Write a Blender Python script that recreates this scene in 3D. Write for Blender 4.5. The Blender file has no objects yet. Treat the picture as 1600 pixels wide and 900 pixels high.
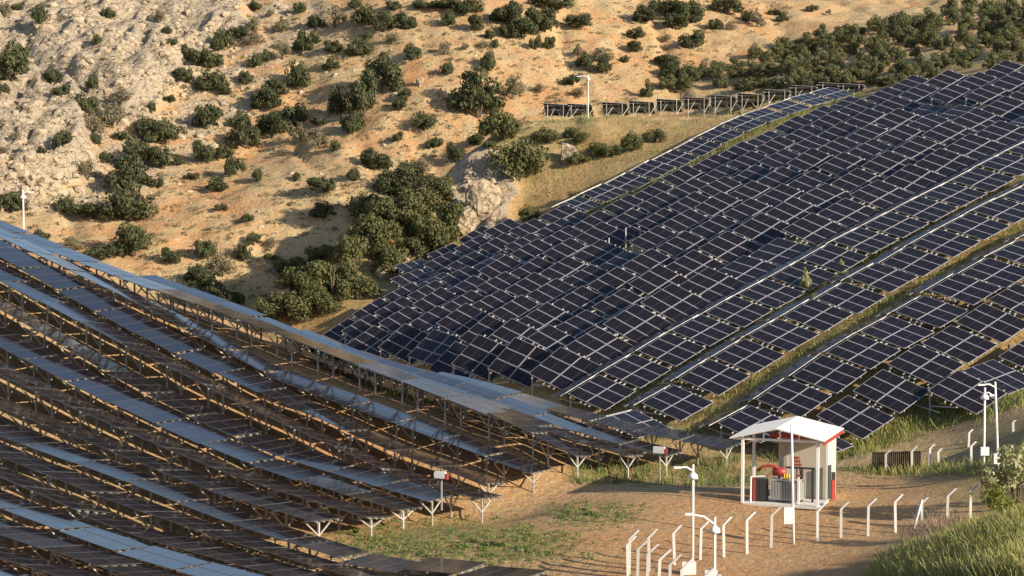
import bpy, bmesh, math, random
import numpy as np
from mathutils import Vector, Matrix

random.seed(7)
rng = np.random.default_rng(11)
SC = bpy.context.scene
COL = SC.collection
R = math.radians

# ------------------------------------------------------------------ camera model
FPX = 800.0 / math.tan(R(14.0))
PITCH = R(-3.75)
CP, SP = math.cos(PITCH), math.sin(PITCH)

def ray(px, py):
    a = (px - 800.0) / FPX
    b = (450.0 - py) / FPX
    return np.array([a, CP - b * SP, SP + b * CP])

def P(px, py, Y):
    d = ray(px, py)
    return d * (Y / d[1])

def proj(p):
    x, y, z = p
    f = y * CP + z * SP
    u = -y * SP + z * CP
    return 800 + FPX * x / f, 450 - FPX * u / f

# ------------------------------------------------------------------ terrain
CTRL = []
def cp(p, dz=0.0):
    CTRL.append((p[0], p[1], p[2] + dz))
def flat(px, py, z):
    d = ray(px, py)
    return d * (z / d[2])

YZ = -22.5
for px, py in ((1000,762),(880,792),(760,830),(620,850),(700,890),(900,880),(1040,850),(1150,830),
               (1150,880),(1290,870),(1050,897),(1230,792),(1110,768),(1330,848),(900,960),(1100,980),(700,970)):
    cp(flat(px, py, YZ))
cp(flat(1420,836,-22.4)); cp(flat(1480,826,-22.2)); cp(flat(1516,814,-21.9))
for px, py, Y in ((1310,752,138),(1320,720,145),(1400,740,140),(1470,730,140),(1520,728,139),(1350,697,149),(1420,664,152.5),
                  (1500,642,152.5),(1560,624,152.5),(1610,607,152.5),(1600,680,136),(1580,748,128),(1700,640,140),(1700,770,120),
                  (1400,893,97),(1470,856,101),(1540,832,101),(1610,808,101),(1600,890,83),(1500,897,90),(1720,850,86),(1350,915,102)):
    cp(P(px, py, Y))
for p in ((0,60,-16.5),(-22,72,-18.5),(20,70,-18.5),(34,62,-14),(0,40,-11),(0,0,-1.9),(-40,40,-9),(40,40,-8),(0,-25,2),
          (52,100,-16),(62,125,-15),(85,150,-12),(75,80,-15),(95,115,-14),(-52,108,-12),(-62,150,-5),(-75,185,-2),(-30,85,-18.0),(0,90,-21.5),(-90,240,-20)):
    cp(p)

# left field rows
RL = np.array([0.906, -0.423]); PL = np.array([0.423, 0.906])
LPITCH = 3.95
def lbase(j):
    q = LPITCH * (3 - j)
    return np.array([-0.3, 130.0]) + PL * q
def lrow_t(j, px, py=600):
    d = ray(px, py); xs = d[0] / d[1]
    b = lbase(j)
    return (xs * b[1] - b[0]) / (RL[0] - xs * RL[1])
def lrow_pt(j, px, py):
    t = lrow_t(j, px, py)
    b = lbase(j) + RL * t
    d = ray(px, py)
    return np.array([b[0], b[1], d[2] / d[1] * b[1]])
ROWPX = {-3: ((-150,272),(0,334),(187,408),(373,472),(560,553),(640,579),(760,605),(880,640),(993,668),(1139,694)),
 -2: ((-150,278),(0,340),(187,414),(373,479),(560,558),(640,584),(760,618),(880,660),(993,694),(1053,708)),
 -1: ((-150,285),(0,346),(187,420),(373,486),(560,563),(640,592),(800,645),(900,684),(993,710)),
 0: ((-150,292),(0,353),(187,428),(373,493),(498,541),(622,586),(800,655),(914,712)),
 1: ((-150,300),(0,364),(124,422),(249,484),(435,584),(622,653),(800,720),(844,735)),
 2: ((-150,320),(0,387),(155,474),(311,558),(435,614),(591,688),(746,744),(774,753)),
 3: ((-150,350),(0,427),(187,527),(373,623),(622,738),(764,777)),
 4: ((-150,390),(0,474),(162,569),(311,645),(435,701),(684,778)),
 7: ((-150,560),(0,629),(193,705),(330,758),(510,812)),
 8: ((-150,610),(0,670),(187,738),(361,807),(467,842),(597,880),(760,893)),
 10: ((-150,670),(0,738),(187,819),(311,856),(435,890)),
 12: ((-150,770),(0,825),(218,893),(420,950)), 14: ((-150,850),(0,905),(300,985))}
ROW0 = [(-150,292),(0,352),(187,427),(373,492),(498,539),(560,562),(640,583),(720,593),(800,605),(880,630),(993,652),(1139,668),(1180,676)]
H_L = 1.8
for j, pp in ROWPX.items():
    for px, py in pp: cp(lrow_pt(j, px, py), -H_L)
# right field
RF = ((950,635,160),(1140,645,154),(1320,685,151),(1600,585,154),(1600,450,167),(1600,300,182),(1310,450,169),(1500,520,160),
      (1000,450,187),(780,520,200),(480,515,233),(650,398,250),(700,390,245),(905,300,254),(1100,230,250),(1290,150,266),
      (1480,230,202),(1600,100,232),(1180,300,218),(1243,262,216))
_r = np.array(RF, float); _u = (_r[:,0]-1000)/600; _v = (_r[:,1]-400)/300
_A = np.stack([np.ones_like(_u), _u, _v, _u*_v, _u*_u, _v*_v], -1)
RC = np.linalg.lstsq(_A, 1000/_r[:,2], rcond=None)[0]
def rf_Y(px, py):
    u = (px-1000)/600; v = (py-400)/300
    return 1000/float(np.dot(RC, [1, u, v, u*v, u*u, v*v]))
print('rf fit', [round(rf_Y(a,b)-c,1) for a,b,c in RF])
H_R = 2.0
FIELD = [(480,515),(650,398),(905,285),(1290,148),(1510,105),(1700,75),(1700,560),(1600,585),(1320,685),(1140,650),(950,640),(760,600),(640,575),(480,525)]
for px in range(480, 1721, 80):
    for py in range(80, 700, 45):
        c_ = False; n_ = len(FIELD); j_ = n_-1
        for i_ in range(n_):
            (xi,yi),(xj,yj) = FIELD[i_], FIELD[j_]
            if (yi > py) != (yj > py) and px < (xj-xi)*(py-yi)/(yj-yi)+xi: c_ = not c_
            j_ = i_
        if c_: cp(P(px, py, rf_Y(px, py)), -H_R)
for px, py in ((480,516),(650,399),(905,288),(1100,222),(1290,150),(1510,108),(1320,684),(1460,632),(1600,586),(950,636),(1140,648)):
    cp(P(px, py, rf_Y(px, py)), -H_R)
# spur
for px, py, Y in ((430,480,240),(490,432,248),(560,378,257),(640,318,266),(710,258,274),(770,214,280),(850,190,285),(1000,190,286),
                  (1150,172,290),(1330,142,289),(900,255,268),(1050,205,272),(560,440,249),(640,380,258),(740,320,267)):
    cp(P(px, py, Y))
for px, py, Y, d in ((385,478,262,-12),(470,395,272,-14),(560,330,282,-14),(640,265,292,-12),(740,190,304,-9),(920,150,312,-6),(1100,140,318,-3)):
    cp(P(px, py, Y), d)
for px, py, Y, d in ((450,540,205,-7),(550,580,198,-7),(650,610,190,-6.5),(750,630,178,-4.5)):
    cp(P(px, py, Y), d)
for px, py, Y, d in ((0,352,205,-9),(0,352,240,-18),(250,445,200,-8),(250,445,240,-13),(450,515,205,-5),(450,510,232,-6),(-150,300,230,-15)):
    cp(P(px, py, Y), d)
# far hill
for px, py, Y in ((0,330,300),(0,150,338),(0,0,375),(200,400,287),(200,200,326),(200,0,372),(400,480,276),(400,240,325),(400,0,372),
                  (600,330,293),(600,150,326),(600,0,360),(800,180,320),(800,0,356),(1000,120,337),(1000,0,366),(1200,60,354),
                  (1300,20,372),(1430,0,388),(-150,200,322),(-150,0,370),(0,420,283),(100,440,280)):
    cp(P(px, py, Y))
for xs in (-.35,-.2,-.05,.1,.25,.4):
    CTRL.append((xs*412, 412, 35.5 + 1.0*math.sin(xs*9))); CTRL.append((xs*470, 470, 33)); CTRL.append((xs*560, 560, 22))
# wood
for px, py, Y in ((1050,140,302),(1150,110,309),(1300,62,320),(1450,22,328),(1600,-18,336)): cp(P(px, py, Y), -4)
for px, py, Y in ((1200,128,296),(1350,132,287),(1500,82,276),(1610,72,266),(1720,40,262)): cp(P(px, py, Y), -1)

CT = np.array(CTRL)
def tps_k(r2):
    return np.where(r2 > 1e-9, 0.5 * r2 * np.log(np.maximum(r2, 1e-9)), 0.0)
def tps_fit(C, lam):
    n = len(C); X = C[:, :2] / 100.0
    d2 = ((X[:, None] - X[None]) ** 2).sum(-1)
    A = np.zeros((n + 3, n + 3))
    A[:n, :n] = tps_k(d2) + lam * np.eye(n)
    A[:n, n] = 1; A[:n, n+1:] = X; A[n, :n] = 1; A[n+1:, :n] = X.T
    return np.linalg.solve(A, np.concatenate([C[:, 2], [0, 0, 0]])), X
TW, TX = tps_fit(CT, 6e-4)
def tps(x, y):
    sh = np.shape(x); Q = np.stack([np.ravel(x), np.ravel(y)], -1) / 100.0
    out = np.empty(len(Q)); n = len(TX)
    for i in range(0, len(Q), 20000):
        q = Q[i:i+20000]
        d2 = ((q[:, None] - TX[None]) ** 2).sum(-1)
        out[i:i+20000] = tps_k(d2) @ TW[:n] + TW[n] + q @ TW[n+1:]
    return out.reshape(sh)

# value noise
PERM = rng.random((256, 256))
def vnoise(x, y):
    xi = np.floor(x).astype(int); yi = np.floor(y).astype(int)
    fx = x - xi; fy = y - yi
    fx = fx*fx*(3-2*fx); fy = fy*fy*(3-2*fy)
    a = PERM[xi % 256, yi % 256]; b = PERM[(xi+1) % 256, yi % 256]
    c = PERM[xi % 256, (yi+1) % 256]; d = PERM[(xi+1) % 256, (yi+1) % 256]
    return (a*(1-fx)+b*fx)*(1-fy) + (c*(1-fx)+d*fx)*fy
def fbm(x, y, o=4):
    s = 0; a = .5
    for i in range(o):
        s = s + a * vnoise(x + 17.3*i, y + 9.1*i); x = x*2.03; y = y*2.03; a *= .5
    return s / (1 - .5**o)
def inpoly(px, py, poly):
    c = np.zeros(np.shape(px), bool); n = len(poly); j = n - 1
    for i in range(n):
        xi, yi = poly[i]; xj, yj = poly[j]
        if yi != yj:
            c ^= ((yi > py) != (yj > py)) & (px < (xj - xi) * (py - yi) / (yj - yi) + xi)
        j = i
    return c

def axis(fine0, fine1, st, lo, hi):
    a = list(np.arange(fine0, fine1 + 1e-6, st)); s = st
    while a[-1] < hi: s *= 1.25; a.append(a[-1] + s)
    s = st
    while a[0] > lo: s *= 1.25; a.insert(0, a[0] - s)
    return np.array(a)
AX = axis(-108, 112, .8, -420, 420)
AY = axis(62, 398, .8, -200, 900)
GX, GY = np.meshgrid(AX, AY, indexing='ij')
GZ = tps(np.clip(GX, -150, 170), np.clip(GY, -25, 540))
GZ = GZ - np.maximum(0, GY - 540) * .08
PXg = 800 + FPX * GX / np.maximum(GY * CP + GZ * SP, 5)
PYg = 450 - FPX * (-GY * SP + GZ * CP) / np.maximum(GY * CP + GZ * SP, 5)
FAR = (GY > 270) & (GZ > -40)
def blur(m, k=2):
    m = m.astype(float)
    for _ in range(k):
        m = (m + np.roll(m,1,0) + np.roll(m,-1,0) + np.roll(m,1,1) + np.roll(m,-1,1)) / 5
    return m
wob = (fbm(GX*.12, GY*.12, 3) - .5) * 70
CLIFF = [(-200,-40),(330,-40),(400,20),(330,60),(300,110),(250,150),(215,190),(160,215),(150,280),(100,310),(-200,340)]
cl = blur(inpoly(PXg + wob, PYg + wob*.6, CLIFF) & FAR & (GY > 285), 6)
BUT = [(-200,145),(60,140),(118,165),(138,215),(140,262),(118,292),(60,310),(-200,330)]
but = blur(inpoly(PXg + wob*.2, PYg + wob*.15, BUT) & FAR, 3)
BUT2 = [(60,55),(200,50),(275,85),(280,130),(200,185),(120,150),(62,110)]
but2 = blur(inpoly(PXg + wob*.3, PYg + wob*.2, BUT2) & FAR, 4)
spurrock = blur(inpoly(PXg + wob*.2, PYg + wob*.2, [(708,262),(760,240),(800,290),(795,330),(775,370),(735,372),(700,340)]) & (GY > 255) & (GY < 292), 3)
n1 = fbm(GX*.09, GY*.09, 5); n2 = fbm(GX*.35, GY*.35, 4)
ridge = 1 - np.abs(2*fbm(GX*.16+5, GY*.10, 4) - 1)
ridge2 = 1 - np.abs(2*fbm(GX*.45+5, GY*.3, 3) - 1)
farw = np.clip((GY - 262) / 20, 0, 1)
field = np.clip((GY-60)/10,0,1)
GZ = GZ + (n1 - .5) * (1.3*farw + .5) + (n2 - .5) * (1.0*farw + .16)
GZ = GZ + cl * ((ridge - .6)*4.5 + (ridge2 - .6)*2.4) + but*4.6 + but2*2.6
GZ = GZ + spurrock * (.8 + (ridge2 - .5)*4.5 + (n2-.5)*2.5)
# gullies on the far slope
gul = np.abs(fbm(GX*.05 + GY*.012, GY*.012, 3) - .5) * 2
GZ = GZ - farw * np.clip(.16 - gul, 0, 1) * 6 * (1 - cl)
# yard bank beside the shed
def bump(x, y, x0, y0, sx, sy, h):
    return h * np.exp(-((x-x0)/sx)**2 - ((y-y0)/sy)**2)

def hz(x, y):
    x = np.asarray(x, float); y = np.asarray(y, float)
    i = np.clip(np.searchsorted(AX, x) - 1, 0, len(AX)-2); j = np.clip(np.searchsorted(AY, y) - 1, 0, len(AY)-2)
    fx = (x - AX[i]) / (AX[i+1] - AX[i]); fy = (y - AY[j]) / (AY[j+1] - AY[j])
    return (GZ[i,j]*(1-fx)+GZ[i+1,j]*fx)*(1-fy) + (GZ[i,j+1]*(1-fx)+GZ[i+1,j+1]*fx)*fy
_YS = np.concatenate([np.arange(62, 460, .35)])
def hit(px, py, y0=62):
    d = ray(px, py)
    ys = _YS[_YS > y0]
    s = ys / d[1]
    below = d[2]*s < hz(d[0]*s, ys)
    k = int(np.argmax(below))
    if not below[k]: return None
    y = ys[k]; s = y / d[1]
    x = d[0]*s
    return np.array([x, y, float(hz(x, y))])

# ------------------------------------------------------------------ materials
def mat(name):
    m = bpy.data.materials.new(name); m.use_nodes = True
    nt = m.node_tree; b = nt.nodes['Principled BSDF']
    return m, nt, b
def simple(name, col, rough=.6, metal=0.0, noise=0.12, scale=8.0, spec=.5):
    m, nt, b = mat(name)
    N = nt.nodes; L = nt.links
    tc = N.new('ShaderNodeTexCoord'); nz = N.new('ShaderNodeTexNoise'); nz.inputs['Scale'].default_value = scale; nz.inputs['Detail'].default_value = 4
    L.new(tc.outputs['Object'], nz.inputs['Vector'])
    mr = N.new('ShaderNodeMapRange'); mr.inputs[3].default_value = 1-noise*2; mr.inputs[4].default_value = 1+noise*2
    L.new(nz.outputs['Fac'], mr.inputs[0])
    oi = N.new('ShaderNodeObjectInfo'); mr2 = N.new('ShaderNodeMapRange'); mr2.inputs[3].default_value = 1-noise; mr2.inputs[4].default_value = 1+noise
    L.new(oi.outputs['Random'], mr2.inputs[0])
    mu = N.new('ShaderNodeMath'); mu.operation = 'MULTIPLY'; L.new(mr.outputs[0], mu.inputs[0]); L.new(mr2.outputs[0], mu.inputs[1])
    vm = N.new('ShaderNodeVectorMath'); vm.operation = 'SCALE'; vm.inputs[0].default_value = col; L.new(mu.outputs[0], vm.inputs['Scale'])
    L.new(vm.outputs[0], b.inputs['Base Color'])
    b.inputs['Roughness'].default_value = rough; b.inputs['Metallic'].default_value = metal
    b.inputs['Specular IOR Level'].default_value = spec
    return m

def glass_mat(name='panel_glass', ior=1.36, r0=.10, r1=.26):
    m, nt, b = mat(name); N = nt.nodes; L = nt.links
    oi = N.new('ShaderNodeObjectInfo')
    geo = N.new('ShaderNodeNewGeometry')
    mix = N.new('ShaderNodeMix'); mix.data_type = 'RGBA'
    mix.inputs[6].default_value = (.008,.0075,.010,1); mix.inputs[7].default_value = (.016,.013,.016,1)
    L.new(geo.outputs['Random Per Island'], mix.inputs[0])
    L.new(mix.outputs[2], b.inputs['Base Color'])
    tc = N.new('ShaderNodeTexCoord'); nz = N.new('ShaderNodeTexNoise'); nz.inputs['Scale'].default_value = 1.6; nz.inputs['Detail'].default_value = 5
    L.new(tc.outputs['Object'], nz.inputs['Vector'])
    mr = N.new('ShaderNodeMapRange'); mr.inputs[3].default_value = r0; mr.inputs[4].default_value = r1
    L.new(nz.outputs['Fac'], mr.inputs[0]); L.new(mr.outputs[0], b.inputs['Roughness'])
    b.inputs['IOR'].default_value = ior
    return m
M_GLASS = glass_mat(); M_GLASS2 = glass_mat('clear_panel_glass', 1.6, .06, .16)
M_FRAME = simple('panel_frame_aluminium', (.42,.41,.44), .4, .0, .05)
M_LINE = simple('cell_gap_line', (.075,.075,.095), .35, 0, .05)
M_BACK = simple('panel_backsheet', (.03,.03,.034), .6, 0, .05)
M_STEEL = simple('galvanised_steel', (.43,.41,.37), .55, .15, .2, 3)
M_STEELD = simple('weathered_steel', (.36,.33,.29), .6, .1, .15, 3)
M_WHITE = simple('white_paint', (.78,.77,.74), .5, 0, .06)
M_CONC = simple('concrete', (.55,.53,.49), .85, 0, .12, 5)
M_BEIGE = simple('beige_cladding', (.50,.455,.37), .6, 0, .05, 2)
M_WALL = simple('white_cladding', (.58,.565,.55), .55, 0, .06, 2)
M_RED = simple('red_paint', (.36,.045,.035), .45, 0, .1)
M_DKGREEN = simple('dark_steel', (.03,.035,.035), .5, 0, .15)
M_YEL = simple('yellow_paint', (.62,.40,.03), .5, 0, .08)
M_GREY = simple('grey_paint', (.46,.46,.44), .5, 0, .08, 3)
M_BLACK = simple('black_paint', (.02,.02,.022), .5, 0, .1)
M_BARK = simple('bark', (.11,.08,.055), .9, 0, .2, 6)
M_BOX = simple('pale_box_paint', (.70,.70,.68), .5, 0, .05)

def foliage(name, c1, c2, c3):
    m, nt, b = mat(name); N = nt.nodes; L = nt.links
    oi = N.new('ShaderNodeObjectInfo'); geo = N.new('ShaderNodeNewGeometry')
    tc = N.new('ShaderNodeTexCoord'); nz = N.new('ShaderNodeTexNoise'); nz.inputs['Scale'].default_value = 2.2; nz.inputs['Detail'].default_value = 2
    L.new(tc.outputs['Object'], nz.inputs['Vector'])
    m1 = N.new('ShaderNodeMix'); m1.data_type = 'RGBA'; m1.inputs[6].default_value = (*c1,1); m1.inputs[7].default_value = (*c2,1)
    L.new(oi.outputs['Random'], m1.inputs[0])
    m2 = N.new('ShaderNodeMix'); m2.data_type = 'RGBA'; m2.inputs[7].default_value = (*c3,1)
    mr = N.new('ShaderNodeMapRange'); mr.inputs[1].default_value = .35; mr.inputs[2].default_value = .75; mr.inputs[3].default_value = 0; mr.inputs[4].default_value = .75
    ad = N.new('ShaderNodeMath'); ad.operation = 'MULTIPLY_ADD'; ad.inputs[1].default_value = .35
    L.new(geo.outputs['Random Per Island'], ad.inputs[0]); 
    sb = N.new('ShaderNodeMath'); sb.operation = 'SUBTRACT'; sb.inputs[1].default_value = .17; L.new(nz.outputs['Fac'], sb.inputs[0]); L.new(sb.outputs[0], ad.inputs[2])
    L.new(ad.outputs[0], mr.inputs[0]); L.new(mr.outputs[0], m2.inputs[0]); L.new(m1.outputs[2], m2.inputs[6])
    L.new(m2.outputs[2], b.inputs['Base Color'])
    b.inputs['Roughness'].default_value = .7; b.inputs['Specular IOR Level'].default_value = .2
    tr = N.new('ShaderNodeBsdfTranslucent'); L.new(m2.outputs[2], tr.inputs['Color'])
    ms = N.new('ShaderNodeMixShader'); ms.inputs[0].default_value = .22
    L.new(b.outputs[0], ms.inputs[1]); L.new(tr.outputs[0], ms.inputs[2]); L.new(ms.outputs[0], N['Material Output'].inputs[0])
    return m
M_OAK = foliage('oak_leaves', (.050,.064,.028), (.075,.086,.038), (.115,.115,.055))
M_SPUR = foliage('spur_leaves', (.075,.088,.028), (.11,.115,.045), (.16,.15,.065))
M_WOODL = foliage('wood_leaves', (.075,.090,.036), (.13,.135,.06), (.18,.17,.08))
M_PALE = foliage('pale_leaves', (.30,.30,.13), (.36,.35,.18), (.42,.40,.2))
M_LIME = foliage('lime_leaves', (.17,.20,.03), (.22,.23,.05), (.26,.26,.07))
M_TUFT = foliage('scrub_blades', (.14,.125,.065), (.12,.12,.055), (.28,.22,.12))
M_WEED = foliage('weed_blades', (.10,.17,.045), (.15,.21,.06), (.26,.25,.09))
M_ROWG = foliage('row_blades', (.15,.20,.05), (.24,.26,.08), (.34,.30,.12))
M_BRUSH = foliage('brush_blades', (.28,.19,.14), (.34,.25,.18), (.40,.30,.2))
M_DRY = foliage('dry_blades', (.22,.27,.07), (.32,.32,.10), (.42,.36,.16))

def ground_mat():
    m, nt, b = mat('hill_soil'); N = nt.nodes; L = nt.links
    tc = N.new('ShaderNodeTexCoord')
    def noise(scale, det=6, rough=.6):
        n = N.new('ShaderNodeTexNoise'); n.inputs['Scale'].default_value = scale; n.inputs['Detail'].default_value = det; n.inputs['Roughness'].default_value = rough
        L.new(tc.outputs['Object'], n.inputs['Vector']); return n.outputs['Fac']
    def rng_(v, a, c, lo=0., hi=1.):
        r = N.new('ShaderNodeMapRange'); r.inputs[1].default_value = a; r.inputs[2].default_value = c; r.inputs[3].default_value = lo; r.inputs[4].default_value = hi
        L.new(v, r.inputs[0]); return r.outputs[0]
    def mixc(f, a, c):
        x = N.new('ShaderNodeMix'); x.data_type = 'RGBA'
        if isinstance(f, float): x.inputs[0].default_value = f
        else: L.new(f, x.inputs[0])
        for v, k in ((a,6),(c,7)):
            if isinstance(v, tuple): x.inputs[k].default_value = (*v,1)
            else: L.new(v, x.inputs[k])
        return x.outputs[2]
    def math_(op, a, c):
        x = N.new('ShaderNodeMath'); x.operation = op; x.use_clamp = op != 'MULTIPLY_ADD'
        for v, k in ((a,0),(c,1)):
            if isinstance(v, float): x.inputs[k].default_value = v
            else: L.new(v, x.inputs[k])
        return x.outputs[0]
    def attr(n):
        a = N.new('ShaderNodeAttribute'); a.attribute_name = n; return a.outputs['Fac']
    big = noise(.045, 5); med = noise(.28, 6, .65); fine = noise(1.7, 6, .7); vfine = noise(6.0, 4, .7)
    soil = mixc(rng_(big, .38, .62), (.50,.26,.115), (.485,.33,.17))
    soil = mixc(math_('MULTIPLY', rng_(med, .42, .62), attr('straw')), soil, (.47,.37,.20))
    soil = mixc(rng_(fine, .52, .66, 0, .7), soil, (.23,.19,.11))
    soil = mixc(rng_(vfine, .52, .68, 0, .55), soil, (.56,.46,.32))
    gm = math_('MULTIPLY', attr('green'), rng_(fine, .30, .55))
    soil = mixc(gm, soil, mixc(rng_(med, .4, .65), (.15,.165,.06), (.30,.26,.11)))
    # rock
    vo = N.new('ShaderNodeTexVoronoi'); vo.feature = 'DISTANCE_TO_EDGE'; vo.inputs['Scale'].default_value = .42
    wv = N.new('ShaderNodeVectorMath'); wv.operation = 'MULTIPLY_ADD'
    nzv = N.new('ShaderNodeTexNoise'); nzv.inputs['Scale'].default_value = .5; nzv.inputs['Detail'].default_value = 5; L.new(tc.outputs['Object'], nzv.inputs['Vector'])
    L.new(nzv.outputs['Color'], wv.inputs[0]); wv.inputs[1].default_value = (3.5,3.5,3.5); L.new(tc.outputs['Object'], wv.inputs[2]); L.new(wv.outputs[0], vo.inputs['Vector'])
    rock = mixc(rng_(med, .35, .65), (.58,.48,.35), (.48,.38,.27))
    rock = mixc(rng_(fine, .5, .7, 0, .7), rock, (.30,.23,.15))
    rock = mixc(rng_(vo.outputs['Distance'], 0, .06, .75, 0), rock, (.16,.12,.085))
    rock = mixc(rng_(vfine, .5, .7, 0, .5), rock, (.58,.52,.43))
    rk = math_('MULTIPLY', attr('rock'), 1.0)
    rm = rng_(math_('ADD', rk, math_('MULTIPLY', rng_(med, .3, .7), .5)), .55, .85)
    col = mixc(rm, soil, rock)
    L.new(col, b.inputs['Base Color'])
    b.inputs['Roughness'].default_value = .95; b.inputs['Specular IOR Level'].default_value = .1
    bp = N.new('ShaderNodeBump'); bp.inputs['Strength'].default_value = .9; bp.inputs['Distance'].default_value = .7
    L.new(math_('ADD', math_('MULTIPLY', fine, .55), math_('MULTIPLY', med, .45)), bp.inputs['Height'])
    vo2 = N.new('ShaderNodeTexVoronoi'); vo2.inputs['Scale'].default_value = .8; L.new(wv.outputs[0], vo2.inputs['Vector'])
    hh = math_('ADD', math_('MULTIPLY', vo2.outputs['Distance'], .6), math_('MULTIPLY', fine, .5))
    bp2 = N.new('ShaderNodeBump'); bp2.inputs['Distance'].default_value = .45
    L.new(rm, bp2.inputs['Strength']); L.new(hh, bp2.inputs['Height']); L.new(bp.outputs[0], bp2.inputs['Normal'])
    L.new(bp2.outputs[0], b.inputs['Normal'])
    return m
def rock_mat():
    m, nt, b = mat('limestone'); N = nt.nodes; L = nt.links
    tc = N.new('ShaderNodeTexCoord')
    n = N.new('ShaderNodeTexNoise'); n.inputs['Scale'].default_value = .9; n.inputs['Detail'].default_value = 8; n.inputs['Roughness'].default_value = .7
    L.new(tc.outputs['Object'], n.inputs['Vector'])
    cr = N.new('ShaderNodeValToRGB'); cr.color_ramp.elements[0].position = .3; cr.color_ramp.elements[0].color = (.25,.175,.105,1)
    cr.color_ramp.elements[1].position = .65; cr.color_ramp.elements[1].color = (.55,.44,.30,1)
    L.new(n.outputs['Fac'], cr.inputs[0]); L.new(cr.outputs[0], b.inputs['Base Color'])
    bp = N.new('ShaderNodeBump'); bp.inputs['Strength'].default_value = 1.0; bp.inputs['Distance'].default_value = .5
    vv_ = N.new('ShaderNodeTexVoronoi'); vv_.feature = 'DISTANCE_TO_EDGE'; vv_.inputs['Scale'].default_value = .45
    wm = N.new('ShaderNodeVectorMath'); wm.operation = 'MULTIPLY_ADD'; wm.inputs[1].default_value = (4,4,4)
    L.new(n.outputs['Color'], wm.inputs[0]); L.new(tc.outputs['Object'], wm.inputs[2]); L.new(wm.outputs[0], vv_.inputs['Vector'])
    cm = N.new('ShaderNodeMapRange'); cm.inputs[2].default_value = .04; L.new(vv_.outputs['Distance'], cm.inputs[0])
    mx = N.new('ShaderNodeMix'); mx.data_type = 'RGBA'; mx.inputs[6].default_value = (.22,.165,.11,1); L.new(cm.outputs[0], mx.inputs[0]); L.new(cr.outputs[0], mx.inputs[7]); L.new(mx.outputs[2], b.inputs['Base Color'])
    ad = N.new('ShaderNodeMath'); ad.operation = 'MULTIPLY_ADD'; ad.inputs[1].default_value = .3; L.new(cm.outputs[0], ad.inputs[0]); L.new(n.outputs['Fac'], ad.inputs[2])
    L.new(ad.outputs[0], bp.inputs['Height']); L.new(bp.outputs[0], b.inputs['Normal']); b.inputs['Roughness'].default_value = .9
    return m
M_GROUND = ground_mat(); M_ROCK = rock_mat(); M_CLIFF = simple('cliff_stone', (.46,.37,.26), .95, 0, .2, 1.5, .1)

# ------------------------------------------------------------------ mesh helpers
class MB:
    def __init__(s): s.v = []; s.f = []; s.m = []
    def quad(s, pts, mi=0):
        n = len(s.v); s.v += [tuple(p) for p in pts]; s.f.append(tuple(range(n, n+len(pts)))); s.m.append(mi)
    def box(s, c, d, mi=0, M=None):
        x, y, z = d[0]/2, d[1]/2, d[2]/2
        vs = [Vector((a*x+c[0], b*y+c[1], e*z+c[2])) for a in (-1,1) for b in (-1,1) for e in (-1,1)]
        if M is not None: vs = [M @ v for v in vs]
        n = len(s.v); s.v += [tuple(v) for v in vs]
        for q in ((0,1,3,2),(4,6,7,5),(0,4,5,1),(2,3,7,6),(0,2,6,4),(1,5,7,3)):
            s.f.append(tuple(n+i for i in q)); s.m.append(mi)
    def bar(s, a, b, w, h=None, mi=0):
        a = Vector(a); b = Vector(b); h = h or w
        d = (b-a); L = d.length; d.normalize()
        up = Vector((0,0,1)) if abs(d.z) < .95 else Vector((1,0,0))
        x = d.cross(up).normalized(); z = x.cross(d)
        n = len(s.v)
        for p in (a, b):
            for i, j in ((-1,-1),(1,-1),(1,1),(-1,1)):
                s.v.append(tuple(p + x*(i*w/2) + z*(j*h/2)))
        for q in ((0,1,2,3),(7,6,5,4),(0,4,5,1),(1,5,6,2),(2,6,7,3),(3,7,4,0)):
            s.f.append(tuple(n+i for i in q)); s.m.append(mi)
    def tube(s, pts, rad, seg=8, mi=0):
        pts = [Vector(p) for p in pts]
        if not isinstance(rad, (list, tuple)): rad = [rad]*len(pts)
        n0 = len(s.v)
        for i, p in enumerate(pts):
            d = (pts[min(i+1,len(pts)-1)] - pts[max(i-1,0)]).normalized()
            up = Vector((0,0,1)) if abs(d.z) < .9 else Vector((1,0,0))
            x = d.cross(up).normalized(); y = d.cross(x)
            for k in range(seg):
                a = 2*math.pi*k/seg
                s.v.append(tuple(p + (x*math.cos(a) + y*math.sin(a))*rad[i]))
        for i in range(len(pts)-1):
            for k in range(seg):
                s.f.append((n0+i*seg+k, n0+i*seg+(k+1)%seg, n0+(i+1)*seg+(k+1)%seg, n0+(i+1)*seg+k)); s.m.append(mi)
        s.f.append(tuple(n0+k for k in range(seg))[::-1]); s.m.append(mi)
        s.f.append(tuple(n0+(len(pts)-1)*seg+k for k in range(seg))); s.m.append(mi)
    def mesh(s, name, mats, smooth=False):
        me = bpy.data.meshes.new(name); me.from_pydata(s.v, [], s.f)
        for m in (mats if isinstance(mats, (list,tuple)) else [mats]): me.materials.append(m)
        me.polygons.foreach_set('material_index', s.m)
        if smooth: me.polygons.foreach_set('use_smooth', [True]*len(s.f))
        me.update(); return me
    def build(s, name, mats, parent=None, smooth=False, M=None):
        return link(name, s.mesh(name, mats, smooth), parent, M)
def link(name, me, parent=None, M=None):
    o = bpy.data.objects.new(name, me); COL.objects.link(o)
    if parent is not None: o.parent = parent
    if M is not None: o.matrix_basis = M
    return o
def tag(o, label, cat, group=None):
    o['label'] = label; o['category'] = cat
    if group: o['group'] = group
    return o
def thing(name, label, cat, loc, rz=0.0, group=None):
    o = bpy.data.objects.new(name, None); COL.objects.link(o); o.empty_display_size = .3
    o.location = loc; o.rotation_euler = (0,0,rz)
    return tag(o, label, cat, group)
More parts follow.
